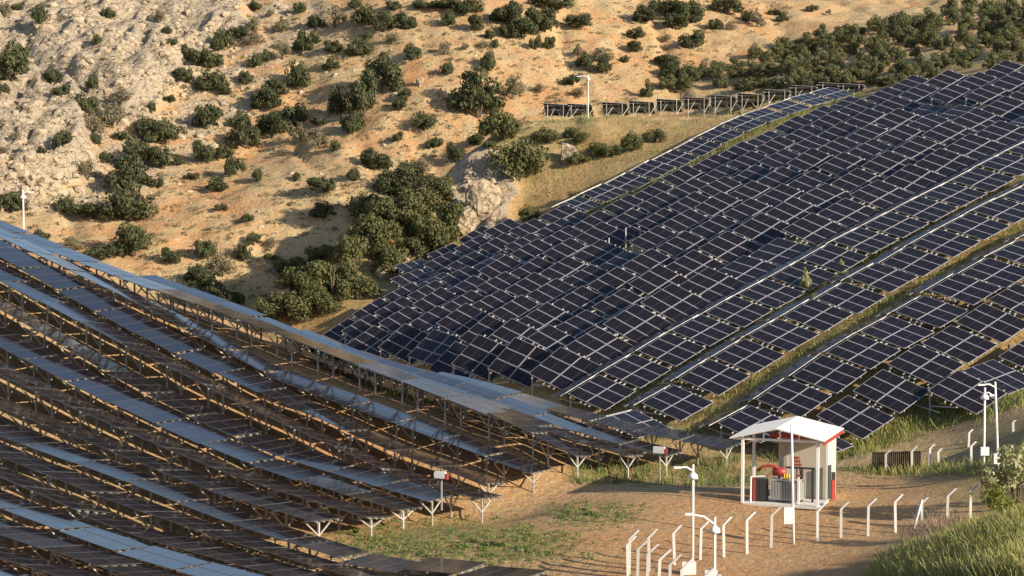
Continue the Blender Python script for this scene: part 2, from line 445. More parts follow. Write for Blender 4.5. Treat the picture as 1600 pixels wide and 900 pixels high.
ORD = ['zeroth','first','second','third','fourth','fifth','sixth','seventh','eighth','ninth','tenth','eleventh','twelfth','thirteenth',
       'fourteenth','fifteenth','sixteenth','seventeenth','eighteenth','nineteenth','twentieth']
TENS = {2:'twenty',3:'thirty',4:'forty',5:'fifty',6:'sixty',7:'seventy',8:'eighty',9:'ninety'}
def ordn(n):
    if n <= 20: return ORD[n]
    t, u = divmod(n, 10)
    if n >= 100: return 'hundred-and-' + ordn(n-100)
    if u == 0: return TENS[t][:-1] + 'ieth'
    return TENS[t] + '-' + ORD[u]

# ------------------------------------------------------------------ ground
nx, ny = len(AX), len(AY)
gv = np.stack([GX.ravel(), GY.ravel(), GZ.ravel()], -1)
idx = np.arange(nx*ny).reshape(nx, ny)
gf = np.stack([idx[:-1,:-1], idx[1:,:-1], idx[1:,1:], idx[:-1,1:]], -1).reshape(-1, 4)
gme = bpy.data.meshes.new('hillside')
gme.vertices.add(len(gv)); gme.vertices.foreach_set('co', gv.ravel())
gme.loops.add(gf.size); gme.loops.foreach_set('vertex_index', gf.ravel().astype(np.int32))
gme.polygons.add(len(gf)); gme.polygons.foreach_set('loop_start', np.arange(0, gf.size, 4, dtype=np.int32))
gme.polygons.foreach_set('loop_total', np.full(len(gf), 4, np.int32))
gme.polygons.foreach_set('use_smooth', np.ones(len(gf), bool))
gme.update(calc_edges=True)
rockm = np.clip(cl*.75 + but*.9 + but2*.9 + spurrock*1.2, 0, 1)
# rocky strip below and to the right of the cliff
rk2 = blur(inpoly(PXg+wob, PYg+wob, [(300,-20),(520,-20),(500,60),(420,140),(330,230),(230,300),(100,330),(0,350),(-100,340),(200,180)]) & FAR, 8)
rockm = np.clip(np.maximum(rockm, rk2*.45), 0, 1)
near_green = np.zeros_like(GX)
near_green += blur(inpoly(PXg+wob*.4, PYg+wob*.25, [(520,835),(700,815),(860,830),(900,850),(860,875),(700,880),(560,870)]) & (GY<130), 9)*.8
near_green += blur(inpoly(PXg+wob*.4, PYg+wob*.25, [(860,800),(960,790),(1000,805),(930,820)]) & (GY<135), 3)*.5
near_green += blur(inpoly(PXg, PYg, [(900,735),(1120,700),(1200,720),(1190,760),(900,762)]) & (GY<160), 4)*.35
near_green += blur((GX > 14) & (GY < 104) & (GZ > -21.8), 6)*.9
near_green += blur(inpoly(PXg, PYg, [(1300,720),(1400,735),(1600,640),(1700,640),(1700,780),(1530,800),(1440,745),(1330,745)]) & (GY<160), 5)*.6
near_green += blur(inpoly(PXg, PYg, [(1320,690),(1600,590),(1600,615),(1330,710)]) & (GY<165), 3)*.6
near_green += ((GY > 150) & (GY < 280) & (GX > 16-.62*(GY-150))) * .55
near_green += blur((GY > 283) & (GY < 296) & (GX > 8), 4)*.5
near_green = np.clip(near_green, 0, 1)
near_green = near_green * (1-rockm)
far_s = np.clip((GY-262)/20, 0, 1)*.8 + .08*(GY<262)
for nm, arr in (('rock', rockm), ('green', near_green), ('straw', far_s)):
    a = gme.attributes.new(nm, 'FLOAT', 'POINT'); a.data.foreach_set('value', arr.ravel().astype(np.float32))
gme.materials.append(M_GROUND)
g = link('hillside', gme); g['kind'] = 'structure'

# ------------------------------------------------------------------ solar racks
MW, ML = 1.134, 2.28
def module_faces(mb, x0, y0, w, l, fw=.028, t=.035):
    x1, y1 = x0+w, y0+l
    a, b, c, d = x0+fw, x1-fw, y0+fw, y1-fw
    mid = (c+d)/2; hw = .016
    z = 0.0
    # frame ring
    mb.quad([(x0,y0,z),(x1,y0,z),(b,c,z),(a,c,z)],1); mb.quad([(x1,y0,z),(x1,y1,z),(b,d,z),(b,c,z)],1)
    mb.quad([(x1,y1,z),(x0,y1,z),(a,d,z),(b,d,z)],1); mb.quad([(x0,y1,z),(x0,y0,z),(a,c,z),(a,d,z)],1)
    n = len(mb.v); mb.v += [(a,c,z),(b,c,z),(b,mid-hw,z),(a,mid-hw,z),(b,mid+hw,z),(a,mid+hw,z),(b,d,z),(a,d,z)]
    for q, mi in (((0,1,2,3),0),((3,2,4,5),2),((5,4,6,7),0)): mb.f.append(tuple(n+i for i in q)); mb.m.append(mi)
    # sides, back
    for p, q in (((x0,y0),(x1,y0)),((x1,y0),(x1,y1)),((x1,y1),(x0,y1)),((x0,y1),(x0,y0))):
        mb.quad([(p[0],p[1],z),(p[0],p[1],z-t),(q[0],q[1],z-t),(q[0],q[1],z)],1)
    mb.quad([(x0,y0,z-t),(x0,y1,z-t),(x1,y1,z-t),(x1,y0,z-t)],3)
PM = [M_GLASS, M_FRAME, M_LINE, M_BACK]
mb = MB(); module_faces(mb, -MW/2, -ML/2, MW, ML); ME_MOD = mb.mesh('solar_panel', PM)
COLS = (-1.16, 0, 1.16)
def bank_mesh(name, rows, vs=1.0, fw=.032, mats=None):
    mb = MB()
    for y in rows:
        for x in COLS: module_faces(mb, x-MW/2, y-ML*vs/2, MW, ML*vs, fw)
    return mb.mesh(name, mats or PM)
VROW = (-(.06+ML/2), -(.06+ML+.07+ML/2))      # distance from the ridge of the two module rows
CH = .06+2*ML+.12+.06
ME_REAR = bank_mesh('rear_panels', [-v for v in VROW])
ME_REAR1 = bank_mesh('rear_panels', [-VROW[0]])
FWL = True
def rails_mesh():
    mb = MB()
    for v in (-.55, -1.85, -2.42, -2.95, -4.25):
        mb.bar((-1.98, v, -.09), (1.98, v, -.09), .07, .09)
    for u in (-1.1, 1.1):
        mb.bar((u, -.1, -.19), (u, -4.6, -.19), .08, .12)
    return mb.mesh('mounting_rails', M_STEEL)
ME_RAILS = rails_mesh()
mb = MB()
for v in (.5, 1.85): mb.bar((-1.98, v, -.09), (1.98, v, -.09), .07, .09)
for u in (-1.1, 1.1): mb.bar((u,.1,-.19),(u,2.3,-.19),.08,.12)
ME_RAILS1 = mb.mesh('mounting_rails', M_STEEL)
mb = MB(); mb.bar((0,0,-.8),(0,0,1.0),.12,.10); ME_POST = mb.mesh('post', M_STEEL)

T_F_, T_A = R(13.0), R(12.5)
RZ_R = math.atan2(.559, .829)
RV = np.array([.829, .559]); CV = np.array([.559, -.829])
def set_post(parent, x, y, ztop):
    M = Matrix.Translation((x, y, 0)) @ Matrix.Diagonal((1,1,max(ztop,.3),1))
    return link('post', ME_POST, parent, M)

MISSING = []
def right_rack(base, slope, ridge_h, label, group, front=True, rear=True, tf=T_F_, sc=1.0):
    root = thing('solar_rack', label, 'solar rack', base, RZ_R, group)
    S = Matrix.Translation((0,0,ridge_h)) @ Matrix.Rotation(-slope, 4, 'Y')
    F = S @ Matrix.Translation((0,-.12,0)) @ Matrix.Rotation(tf, 4, 'X') @ Matrix.Diagonal((sc,sc,1,1))
    A = S @ Matrix.Translation((0,.22,-.02)) @ Matrix.Rotation(-T_A, 4, 'X')
    if front:
        for v in VROW:
            for u in COLS:
                jt = Matrix.Rotation(random.gauss(0,.004),4,'X') @ Matrix.Rotation(random.gauss(0,.004),4,'Y')
                link('solar_panel', ME_MOD, root, F @ Matrix.Translation((u, v, .02)) @ jt)
    if rear:
        link('rear_panel_bank', ME_REAR1, root, A @ Matrix.Translation((0,0,.02)))
    if front: link('mounting_rails', ME_RAILS, root, F)
    if rear: link('rear_mounting_rails', ME_RAILS1, root, A)
    # posts and braces: one pair under the ridge, one under each outer half
    ts = math.tan(slope)
    for u in (-1.1, 1.1):
        set_post(root, u, 0.05, ridge_h - .25 + u*ts)
        bx, by = u, .05
        zt = ridge_h + u*ts
        br = MB()
        if True:
            br.bar((u,.05,zt-ridge_h*.62),(u,-3.0,zt-.25-3.0*math.tan(tf)),.07,.09)
        if rear: br.bar((u,.05,zt-ridge_h*.62),(u,1.9,zt-.3-1.9*math.tan(T_A)),.07,.09)
        br.build('brace', M_STEEL, root)
    return root

MAINP = [(400,590),(480,530),(650,413),(760,366),(890,329),(894,296),(1000,236),(1290,150),(1400,140),(1440,124),(1510,112),(1600,98),(1760,60),
         (1760,540),(1600,584),(1480,626),(1325,684),(1140,690),(900,670),(640,610),(520,560)]
row0x = [p[0] for p in ROW0]; row0y = [p[1] for p in ROW0]
RORG = np.array([7.5, 160.0])
RSTEP = 3.98
KAP = [(-29.0,0),(-24.0,0),(-19.0,0),(-14.0,0),(-8.8,1),(0.0,1),(8.8,1)] + [(16.7+6.7*i,0) for i in range(7)] + [(63.6+6.7*i,3) for i in range(5)] + [(75.5,2)]
cand = []
for kap, two0 in KAP:
    o = RORG - CV*kap
    t = -75 + rng.random()*RSTEP
    row = []
    while t < 120:
        two = two0
        c = o + RV*t
        if c[1] < 120: t += RSTEP; continue
        zg = float(hz(c[0], c[1]))
        e = 2.0
        za = float(np.mean(hz([c[0]+RV[0]*e+w*CV[0] for w in (-1,1,3)], [c[1]+RV[1]*e+w*CV[1] for w in (-1,1,3)])))
        zb = float(np.mean(hz([c[0]-RV[0]*e+w*CV[0] for w in (-1,1,3)], [c[1]-RV[1]*e+w*CV[1] for w in (-1,1,3)])))
        sl = math.atan2(za-zb, 2*e)
        only_left = two == 3; far_row = two == 2
        if only_left: two = 0
        mid = kap > 12 and not two
        sc = 1.15 if mid else 1.0
        sl += random.gauss(0, .018) + (.05 if mid and kap < 60 else 0)
        px, py = proj((c[0]+CV[0]*2, c[1]+CV[1]*2, zg+H_R))
        if -30 < px < 1660 and -20 < py < 720 and (inpoly(np.array(px), np.array(py), MAINP) or (far_row and 895 < px < 1310)) and not (only_left and px > 880) and not (far_row and px < 900) and py < np.interp(px, row0x, row0y)-6:
            zl = float(hz(c[0]+CV[0]*4.4, c[1]+CV[1]*4.4)); zu = float(hz(c[0]-CV[0]*2.3, c[1]-CV[1]*2.3))
            tf = R(13.0) if two else R(18.0 if mid else 17.0) + random.gauss(0,.018) - (R(8) if random.random() < .07 else 0)
            rh = max(1.6, zl - zg + .55 + 4.5*sc*math.tan(tf))
            if two: rh = max(rh, zu - zg + .4 + .4)
            rh += random.gauss(0, .06)
            row.append((px, py, c, zg, sl, rh, two, tf, sc))
        t += RSTEP * sc * math.cos(sl)
    if len(row) >= 3: cand.append((kap, row))
nright = 0
for ri, (kap, row) in enumerate(cand):
    for i, (px, py, c, zg, sl, rh, two, tf, sc) in enumerate(row):
        front = not any(abs(px-a) < 18 and abs(py-b) < 12 for a, b in ((1243,268),(1000,362)))
        lab = '%s panel rack, %s from the low end of the %s row above the shed' % ('two-sided' if two else 'dark single-slope', ordn(i+1), ordn(ri+1))
        if not front: lab = 'empty ' + lab.replace('dark ', '')
        right_rack((c[0], c[1], zg), sl, rh, lab, 'solar racks on the right slope', front=front, rear=bool(two), tf=tf, sc=sc)
        nright += 1
for px, py, Y, lab in ((1440,612,155,'rack seen edge-on with bare trusses at the lower right edge of the panels'),(1592,584,160,'second edge-on rack near the lamp poles, cut by the picture edge')):
    p = P(px, py, Y); zg = float(hz(p[0], p[1]))
    right_rack((p[0], p[1], zg), R(14), p[2]-zg, lab, None, front=False)
print('right racks', nright, [(round(k), len(r)) for k, r in cand])

# left field
LVS = .81
LMOD = ML*LVS
M_FRAMED = simple('dark_panel_frame', (.07,.07,.075), .4, 0, .05)
ME_LB = bank_mesh('panel_row', (0.0,), LVS, .018, [M_GLASS2, M_FRAMED, M_GLASS2, M_BACK])
def lrails():
    mb = MB()
    for v in (-1.25, -.45, .45, 1.25):
        mb.bar((-1.8, v, -.09), (1.8, v, -.09), .07, .09)
    for u in (-1.1, 1.1): mb.bar((u,-1.5,-.19),(u,1.5,-.19),.08,.12)
    return mb.mesh('mounting_rails', M_STEEL)
ME_LR = lrails()
RZ_L = math.atan2(RL[1], RL[0])
LSTEP = 3.62
def lin(x, xs, ys):
    if x <= xs[0]: return ys[0] + (x-xs[0])*(ys[1]-ys[0])/(xs[1]-xs[0])
    if x >= xs[-1]: return ys[-1] + (x-xs[-1])*(ys[-1]-ys[-2])/(xs[-1]-xs[-2])
    return float(np.interp(x, xs, ys))
JT = sorted(ROWPX)
def row_z(j, c):
    xs = c[0]/c[1]; px = 800 + xs*FPX*.9985
    k = 0
    while k < len(JT)-2 and j > JT[k+1]: k += 1
    ys = []
    for jj in (JT[k], JT[k+1]):
        ys.append(lin(px, [p[0] for p in ROWPX[jj]], [p[1] for p in ROWPX[jj]]))
    f = (j-JT[k])/(JT[k+1]-JT[k]); py = ys[0] + (ys[1]-ys[0])*f
    d = ray(px, py); return d[2]/d[1]*c[1]
nleft = 0
for j in range(-3, 16):
    b = lbase(j)
    tend = lrow_t(j, {-3:1150,-2:1056,-1:996,0:917,1:848,2:778,3:768,4:690,5:645,6:595,7:513,8:835,9:800}.get(j, 700))
    ct = .15*math.sin(j*1.7)
    i = 0
    t = tend - 1.8
    while t > -80:
        c = b + RL*t
        zg = float(hz(c[0], c[1]))
        e = 2.2
        zt_ = [row_z(j, b + RL*(t+q)) for q in (-e, 0, e)]
        sl = math.atan2(zt_[2]-zt_[0], 2*e) + random.gauss(0, .005)
        px, py = proj((c[0], c[1], zt_[1]))
        if px < -70: break
        if (j <= -2 and px < 470) or (j == -1 and px < 200): break
        if py < 935:
            vv = -np.array([c[0], c[1], zg+H_L]); vv /= np.linalg.norm(vv)
            want = .158 + .045*math.sin(t*.075 + j*1.9) + (.13 if 1 <= j <= 5 else .03)*min(1,max(0,(760-px)/480))*(.62+.38*math.sin(j*2.3+t*.10)) + (-.02+.08*math.exp(-((px-680)/190)**2) if j <= 0 else 0) + random.gauss(0,.004)
            tilt = math.atan((vv[2] - math.tan(sl)*float(RL @ vv[:2]) - want) / float(PL @ vv[:2]))
            h = min(2.7, max(.8, zt_[1] - zg)) + random.gauss(0,.012)
            i += 1
            lab = 'single-slope panel rack, %s from the yard end of the %s row counted from the gorge' % (ordn(i), ordn(j+4))
            root = thing('tilted_solar_rack', lab, 'panel rack', (c[0], c[1], zg), RZ_L, 'single-slope solar racks on the left slope')
            S = Matrix.Translation((0,0,h)) @ Matrix.Rotation(-sl, 4, 'Y') @ Matrix.Rotation(tilt, 4, 'X')
            for v in (LMOD/2+.04, -LMOD/2-.04):
                link('panel_row', ME_LB, root, S @ Matrix.Translation((0, v, .02)))
            link('mounting_rails', ME_LR, root, S)
            for u in (-1.1, 1.1):
                zt = h - .22 + u*math.tan(sl)
                gx = c + RL*u; dzg = float(hz(gx[0], gx[1])) - zg
                po = MB(); po.bar((u,0,dzg-.4),(u,0,zt),.12,.10); po.build('post', M_STEEL, root)
                br = MB()
                for s in (-1, 1):
                    br.bar((u,0,dzg+.35*(h-dzg)),(u,s*1.5,zt+s*1.5*math.tan(tilt)-.05),.06,.08)
                br.build('brace', M_STEEL, root)
            nleft += 1
        t -= LSTEP*math.cos(sl)
print('left racks', nleft)

# ------------------------------------------------------------------ vegetation
def crown_mesh(name, seed, m, nl=16, leaves=1300, leaf=.26, flat_=.8, openness=.0):
    r = np.random.default_rng(seed)
    # unit crown: radius ~1 in xy, height from 0 to ~1.6
    cs = []
    for i in range(nl):
        a = r.random()*2*math.pi; rr = math.sqrt(r.random())*.9; zz = .22 + r.random()*1.15*(1-rr*.6)
        cs.append((rr*math.cos(a), rr*math.sin(a), zz, .15+.26*r.random()**1.3))
    cs.append((.15*r.normal(),.15*r.normal(),.65,.42))
    cs = np.array(cs)
    w = cs[:,3]**2; w /= w.sum()
    k = r.choice(len(cs), leaves, p=w)
    d = r.normal(size=(leaves,3)); d /= np.linalg.norm(d,axis=1)[:,None]
    rad = cs[k,3]*(.72+.38*r.random(leaves))
    pos = cs[k,:3] + d*rad[:,None]*np.array([1,1,.85])
    pos[:,2] = np.maximum(pos[:,2], .04+.12*r.random(leaves))
    nrm = d + r.normal(size=(leaves,3))*.45; nrm /= np.linalg.norm(nrm,axis=1)[:,None]
    up = r.normal(size=(leaves,3)); t1 = np.cross(nrm, up); t1 /= np.linalg.norm(t1,axis=1)[:,None]; t2 = np.cross(nrm, t1)
    sz = leaf*(.5+.7*r.random(leaves))*.5
    v = np.empty((leaves,4,3))
    v[:,0] = pos - t1*sz[:,None]; v[:,1] = pos - t2*sz[:,None]*.6; v[:,2] = pos + t1*sz[:,None]; v[:,3] = pos + t2*sz[:,None]*.6
    me = bpy.data.meshes.new(name); me.from_pydata(v.reshape(-1,3).tolist(), [], [tuple(range(4*i,4*i+4)) for i in range(leaves)])
    me.materials.append(m); me.update(); return me
def trunk_mesh(seed):
    r = random.Random(seed); mb = MB()
    for i in range(4):
        a = r.random()*6.28; x, y = .45*math.cos(a), .45*math.sin(a)
        mb.tube([(.03*math.cos(a),.03*math.sin(a),-.25),(x*.35,y*.35,.4),(x,y,.95)], [.06,.045,.02], 6)
    return mb.mesh('trunk', M_BARK, True)
TRUNKS = [trunk_mesh(s) for s in range(3)]
def kit(m, tagname, n=6, leaves=1300, leaf=.26):
    return [crown_mesh('crown', hash((tagname,i)) % 9999 if False else 100*len(tagname)+i, m, 14+i*3, leaves, leaf) for i in range(n)]
M_GREYL = foliage('grey_leaves', (.15,.14,.085), (.19,.165,.10), (.24,.20,.12))
KITS = {'dry': kit(M_GREYL,'dr',4,1100,.16), 'oak': kit(M_OAK,'oak',7,2200,.17), 'spur': kit(M_SPUR,'spurs',6,2600,.15), 'wood': kit(M_WOODL,'woodla',6,2200,.17),
        'pale': kit(M_PALE,'pl',3,1500,.17), 'lime': kit(M_LIME,'limes12',3,1400,.16)}
def bush(name, kind, loc, w, h, label, cat, group, raise_=0.0):
    rz = random.random()*6.28
    o = thing(name, label, cat, loc, rz, group)
    s = w/2*1.12; sz = h/1.45
    link('crown', random.choice(KITS[kind]), o, Matrix.Translation((0,0,raise_*h)) @ Matrix.Diagonal((s, s*random.uniform(.85,1.15), sz*(1-raise_), 1)))
    link('trunk', random.choice(TRUNKS), o, Matrix.Diagonal((s*.8, s*.8, sz*1.05, 1)))
    return o
Z1 = """20,50,60,80 80,35,50,40 190,75,70,100 60,300,180,190 15,420,60,60 235,355,90,90 290,435,90,60 430,400,60,70 400,500,110,110 440,590,110,120
445,660,60,60 570,450,110,80 530,540,110,120 515,80,60,60 445,205,60,50 755,75,55,60 780,150,50,40 805,205,50,40 880,250,80,90 985,280,130,110 1045,195,90,110
1120,150,100,60 1195,120,60,90 1190,180,90,70 1190,30,70,60 1265,65,45,45 1320,120,90,80 1415,40,60,60 1475,110,80,70 1570,85,90,110 1415,205,110,110
1470,185,60,60 1325,245,70,90 1195,290,70,70 1255,265,60,60 1570,220,90,70 865,355,90,80 985,385,140,110 1155,370,65,75 1390,360,110,130 1300,410,110,90
1060,430,50,50 1250,470,130,120 1370,540,120,120 1280,590,160,130 1150,650,120,120 1410,630,110,100 1490,660,80,90 1130,570,90,80 970,550,150,130
660,590,90,90 760,620,200,130 640,720,150,130 750,740,130,120 620,830,200,160 500,745,70,60 410,800,90,90 280,650,90,90 195,715,50,40 80,650,50,40
20,710,50,40 950,720,130,110 1050,720,90,70 1100,780,90,100 1215,820,60,70 1390,830,40,50 1010,870,100,70 1520,870,160,80 1580,480,90,140 1550,310,80,60
1500,570,80,50 1560,690,70,50 745,860,50,60 570,640,70,50 710,510,50,60 795,470,60,40 830,755,50,50 895,830,80,40"""
Z4 = """30,50,140,100 300,65,90,90 450,85,190,80 610,60,220,180 630,230,140,180 185,210,90,60 330,250,110,80 480,285,140,70 800,305,100,80 970,270,110,100
1040,350,130,120 1140,285,80,90 1190,225,60,60 1270,245,60,60 1160,125,60,40 930,400,140,100 1000,500,180,140 1100,520,100,100 880,460,140,80 1275,310,60,40
1520,100,120,80 1035,75,50,40 1400,420,180,130 1530,300,160,120 1350,540,200,140 1480,500,150,130 1560,420,120,100 1250,570,80,80"""
Z2 = """65,20,60,50 250,30,80,50 120,80,140,100 200,110,120,100 300,100,100,100 235,190,80,60 80,230,120,90 330,250,90,80 120,175,50,30 500,90,70,80
360,20,110,50 480,15,130,60 590,35,140,80 630,110,80,90 690,170,50,50 665,215,60,50 725,210,50,40 780,60,160,120 770,145,70,80 850,130,120,120
950,100,150,130 910,205,60,70 970,205,60,70 1000,20,200,60 1110,100,120,70 1400,75,120,80 1380,160,80,60 1375,220,80,60 1520,40,170,90 1560,100,130,90
1520,180,50,40 1220,260,110,80 1240,310,80,90 1110,240,60,60 1135,295,80,80 1070,375,70,60 1105,440,80,50 1325,285,40,40 1530,290,120,70 1560,340,120,80
185,360,170,180 100,450,160,220 50,580,110,110 280,490,70,70 300,440,60,50 640,460,250,220 800,420,110,110 700,300,85,90 490,330,60,70 480,230,60,70
580,225,45,30 385,570,110,100 430,670,70,60 265,650,60,50 155,750,150,120 380,780,120,80 50,820,60,70 930,420,50,50
300,840,180,130 420,870,150,100 530,720,90,100 640,650,90,70 740,600,170,150 830,760,220,200 690,680,60,50 960,640,130,70 1080,620,60,60 1130,650,80,60
1200,700,80,80 1270,715,80,60 1360,670,90,90 1470,640,90,60 1110,750,100,60"""
Z5 = """230,100,200,180 80,190,120,130 400,50,180,120 380,190,150,150 550,130,160,170 330,250,140,100 450,210,150,120 190,280,110,120 60,260,80,120
880,110,90,90 1110,20,90,60 50,450,110,80"""
Z3 = """60,60,150,120 50,190,120,90 200,30,120,80 170,115,80,60 225,125,50,50 350,90,80,90 310,80,60,60 475,85,60,50 600,40,60,40 430,60,50,30 690,60,30,30"""
plants = []
def addz(txt, ox, oy):
    for w in txt.split():
        cx, cy, ww, hh = map(float, w.split(','))
        plants.append((ox+cx/3, oy+cy/3, ww/3, hh/3))
addz(Z1,0,0); addz(Z4,0,300); addz(Z2,534,0); addz(Z5,534,300); addz(Z3,1066,0)
plants += [(470,452,60,55),(520,436,70,60),(500,478,60,40),(545,398,55,60),(590,368,60,60),(612,410,60,50),(640,330,70,60),(652,424,50,40),(682,372,55,60),(560,452,50,40),(425,488,50,40),(620,290,60,50),(690,300,40,40),(575,330,50,50),(455,420,50,45)]
recs = []
for cx, cy, w, h in plants:
    p = hit(cx, cy + h*.42, 190)
    if p is None: continue
    s = FPX / p[1]
    spur = p[1] < 296 and 400 < cx < 1340 and cy > 165 and p[1] < 293 and not (cx < 560 and cy < 400 and p[1] > 285)
    recs.append([cx, cy, w/s, h/s, p, 'spur' if spur else 'far'])
def zone(cx, cy):
    if cx < 150 and cy < 310: return 'pale cliff'
    if cx < 330 and cy < 160: return 'rocky upper slope'
    if cx < 300: return 'scrubby gully under the cliff'
    if cy < 90: return 'skyline slope above the gorge'
    if cx < 520 and cy < 250: return 'rocky middle slope'
    if cx < 480: return 'bare orange lower slope'
    if cy < 220: return 'tan middle slope'
    return 'gorge side below the tan slope'
cnt = {}
for rec in sorted(recs, key=lambda q: q[0]):
    cx, cy, w, h, p, k = rec
    if k == 'far':
        z = zone(cx, cy); cnt[z] = cnt.get(z,0)+1
        size = 'large' if w > 5.5 else ('small' if w < 3.2 else 'medium')
        dry = w < 4.0 and (int(cx*7+cy*3) % 4 == 0)
        bush('oak_shrub' if not dry else 'dry_shrub', 'dry' if dry else 'oak', p, w, h*1.08, '%s %s shrub on the %s, %s from its left' % (size, 'grey-brown' if dry else 'green', z, ordn(cnt[z])), 'shrub', 'dark shrubs scattered over the far hillside')
    else:
        cnt['spur'] = cnt.get('spur',0)+1
        pale = 700 < cx < 760 and cy > 320
        bush('spur_tree', 'spur', p, w*1.05, h*1.12, '%s tree on the rocky spur, %s from its lower left end' % ('bushy green' if not pale else 'thin pale green', ordn(cnt['spur'])), 'tree', 'green trees on the rocky spur')
# wood
WP = [(1000,150),(1066,117),(1133,97),(1176,83),(1233,63),(1283,50),(1333,47),(1383,30),(1433,27),(1483,10),(1533,3),(1640,-5),(1640,80),(1550,103),(1516,100),(1466,115),(1416,130),(1350,127),(1200,133),(1066,137)]
wl = []
tries = 0
while len(wl) < 125 and tries < 6000:
    tries += 1
    x = random.uniform(1000,1640); y = random.uniform(-5,145)
    if not inpoly(np.array(x), np.array(y), WP): continue
    if any(abs(x-a)*1.0 < 17 and abs(y-b) < 8 for a, b in wl): continue
    wl.append((x, y))
wl.sort()
wcount = 0
for x, y in wl:
    p = hit(x, y+9, 190)
    if p is None or p[1] < 235: continue
    s = FPX/p[1]; w = random.uniform(20,36)/s; h = random.uniform(20,32)/s
    wcount += 1
    bush('wood_tree', 'wood', p, w, h, 'bushy tree in the wood above the panels, %s from the wood\'s left tip' % ordn(wcount), 'tree', 'trees of the wood above the panels')
print('plants', len(recs), wcount)

# near shrubs on the right
def at(px, py, y0=62): return hit(px, py, y0)
p = P(1588, 748, 122); p[2] = float(hz(p[0], p[1]))
bush('pale_shrub', 'pale', p, 3.6, 3.9, 'large pale grey-green shrub beside the right-hand lamp poles', 'shrub', None, .12)
p = P(1562, 800, 112); p[2] = float(hz(p[0], p[1]))
bush('young_tree', 'lime', p, 2.0, 2.6, 'small bright yellow-green sapling with a thin bare stem below the pale shrub', 'tree', None, .3)
for x, y, w, h, lab in ((1258,452,22,26,'pale silvery weed bush growing up between two panel rows'),(1313,418,15,13,'small silvery weed bush beside a grey panel strip')):
    p = hit(x, y+8, 120); s = FPX/p[1]
    bush('weed_bush', 'pale', (p[0],p[1],p[2]), w/s, h/s*1.7, lab, 'bush', None)

# tufts as one mass each
def blades(name, pts, m, size, per=7, spread=.5, hgt=1.0, wid=.05):
    pts = np.array(pts); n = len(pts)*per
    base = np.repeat(pts, per, 0); S = np.repeat(np.array(size), per) if np.ndim(size) else np.full(n, size)
    r = rng
    off = r.normal(size=(n,2))*spread*S[:,None]
    a = r.random(n)*6.283; lean = r.normal(size=(n,2))*.4
    w = S*wid*(.6+.8*r.random(n)); h = S*(.35+.85*r.random(n))*hgt
    b = base.copy(); b[:,0] += off[:,0]; b[:,1] += off[:,1]; b[:,2] = hz(b[:,0], b[:,1]) - .03
    dx = np.stack([np.cos(a)*w, np.sin(a)*w, np.zeros(n)], -1)
    tip = b + np.stack([lean[:,0]*h, lean[:,1]*h, h], -1)
    v = np.empty((n,4,3)); v[:,0] = b-dx; v[:,1] = b+dx; v[:,2] = tip+dx*.25; v[:,3] = tip-dx*.25
    me = bpy.data.meshes.new(name); me.from_pydata(v.reshape(-1,3).tolist(), [], [tuple(range(4*i,4*i+4)) for i in range(n)])
    me.materials.append(m); me.update()
    o = link(name, me); o['kind'] = 'stuff'; return o
def clumps(name, pts, m, size, per=26):
    pts = np.array(pts); n = len(pts)*per; r = rng
    S = np.repeat(np.array(size), per); base = np.repeat(pts, per, 0)
    d = r.normal(size=(n,3)); d /= np.linalg.norm(d,axis=1)[:,None]; d[:,2] = np.abs(d[:,2])
    c = base + d*(S*(.35+.3*r.random(n)))[:,None]*np.array([1,1,.75])
    nn = d + r.normal(size=(n,3))*.5; nn /= np.linalg.norm(nn,axis=1)[:,None]
    t1 = np.cross(nn, r.normal(size=(n,3))); t1 /= np.linalg.norm(t1,axis=1)[:,None]; t2 = np.cross(nn, t1)
    q = (S*(.10+.10*r.random(n)))[:,None]
    v = np.empty((n,4,3)); v[:,0] = c-t1*q; v[:,1] = c-t2*q*.6; v[:,2] = c+t1*q; v[:,3] = c+t2*q*.6
    me = bpy.data.meshes.new(name); me.from_pydata(v.reshape(-1,3).tolist(), [], [tuple(range(4*i,4*i+4)) for i in range(n)])
    me.materials.append(m); me.update()
    o = link(name, me); o['kind'] = 'stuff'; return o
def scatter(n, poly, y0, soft=0):
    out = []
    poly = list(poly); xs = [p[0] for p in poly]; ys = [p[1] for p in poly]
    X = rng.uniform(min(xs), max(xs), n*3); Y = rng.uniform(min(ys), max(ys), n*3)
    ok = inpoly(X, Y, poly)
    for x, y in zip(X[ok][:n], Y[ok][:n]):
        if soft: x += rng.normal()*soft*2.2; y += rng.normal()*soft
        p = hit(x, y, y0)
        if p is not None: out.append(p)
    return out
pts = scatter(5200, [(-20,-20),(1300,-20),(1100,130),(860,190),(700,260),(520,420),(400,490),(0,350),(-20,340)], 255)
o = clumps('scrub', pts, M_TUFT, .25+.95*rng.random(len(pts))**3, 20); tag(o, 'low dry scrub and small bushes dotted over the far hillside', 'scrub')
pts = scatter(1700, [(520,830),(700,812),(860,828),(910,850),(860,876),(700,884),(560,872)], 90, 11) + scatter(420, [(840,800),(960,788),(1010,805),(930,822)], 90, 8)
o = clumps('weeds', pts, M_WEED, .08+.42*rng.random(len(pts))**2, 16); tag(o, 'green weeds spreading over the orange yard', 'weeds')
pts = scatter(2600, [(1360,905),(1400,870),(1450,850),(1500,830),(1620,800),(1620,905)], 64)
o = blades('bank_grass', pts, M_DRY, rng.uniform(.3,.85,len(pts)), 16, .7, 1.0, .035); tag(o, 'tall yellow-green grass on the near bank', 'grass')
pts = scatter(220, [(1360,905),(1400,875),(1450,855),(1500,835),(1620,805),(1620,905)], 64)
o = clumps('bank_weeds', pts, M_WEED, rng.uniform(.3,1.1,len(pts)), 40); tag(o, 'leafy green weeds mixed into the grass of the near bank', 'weeds')
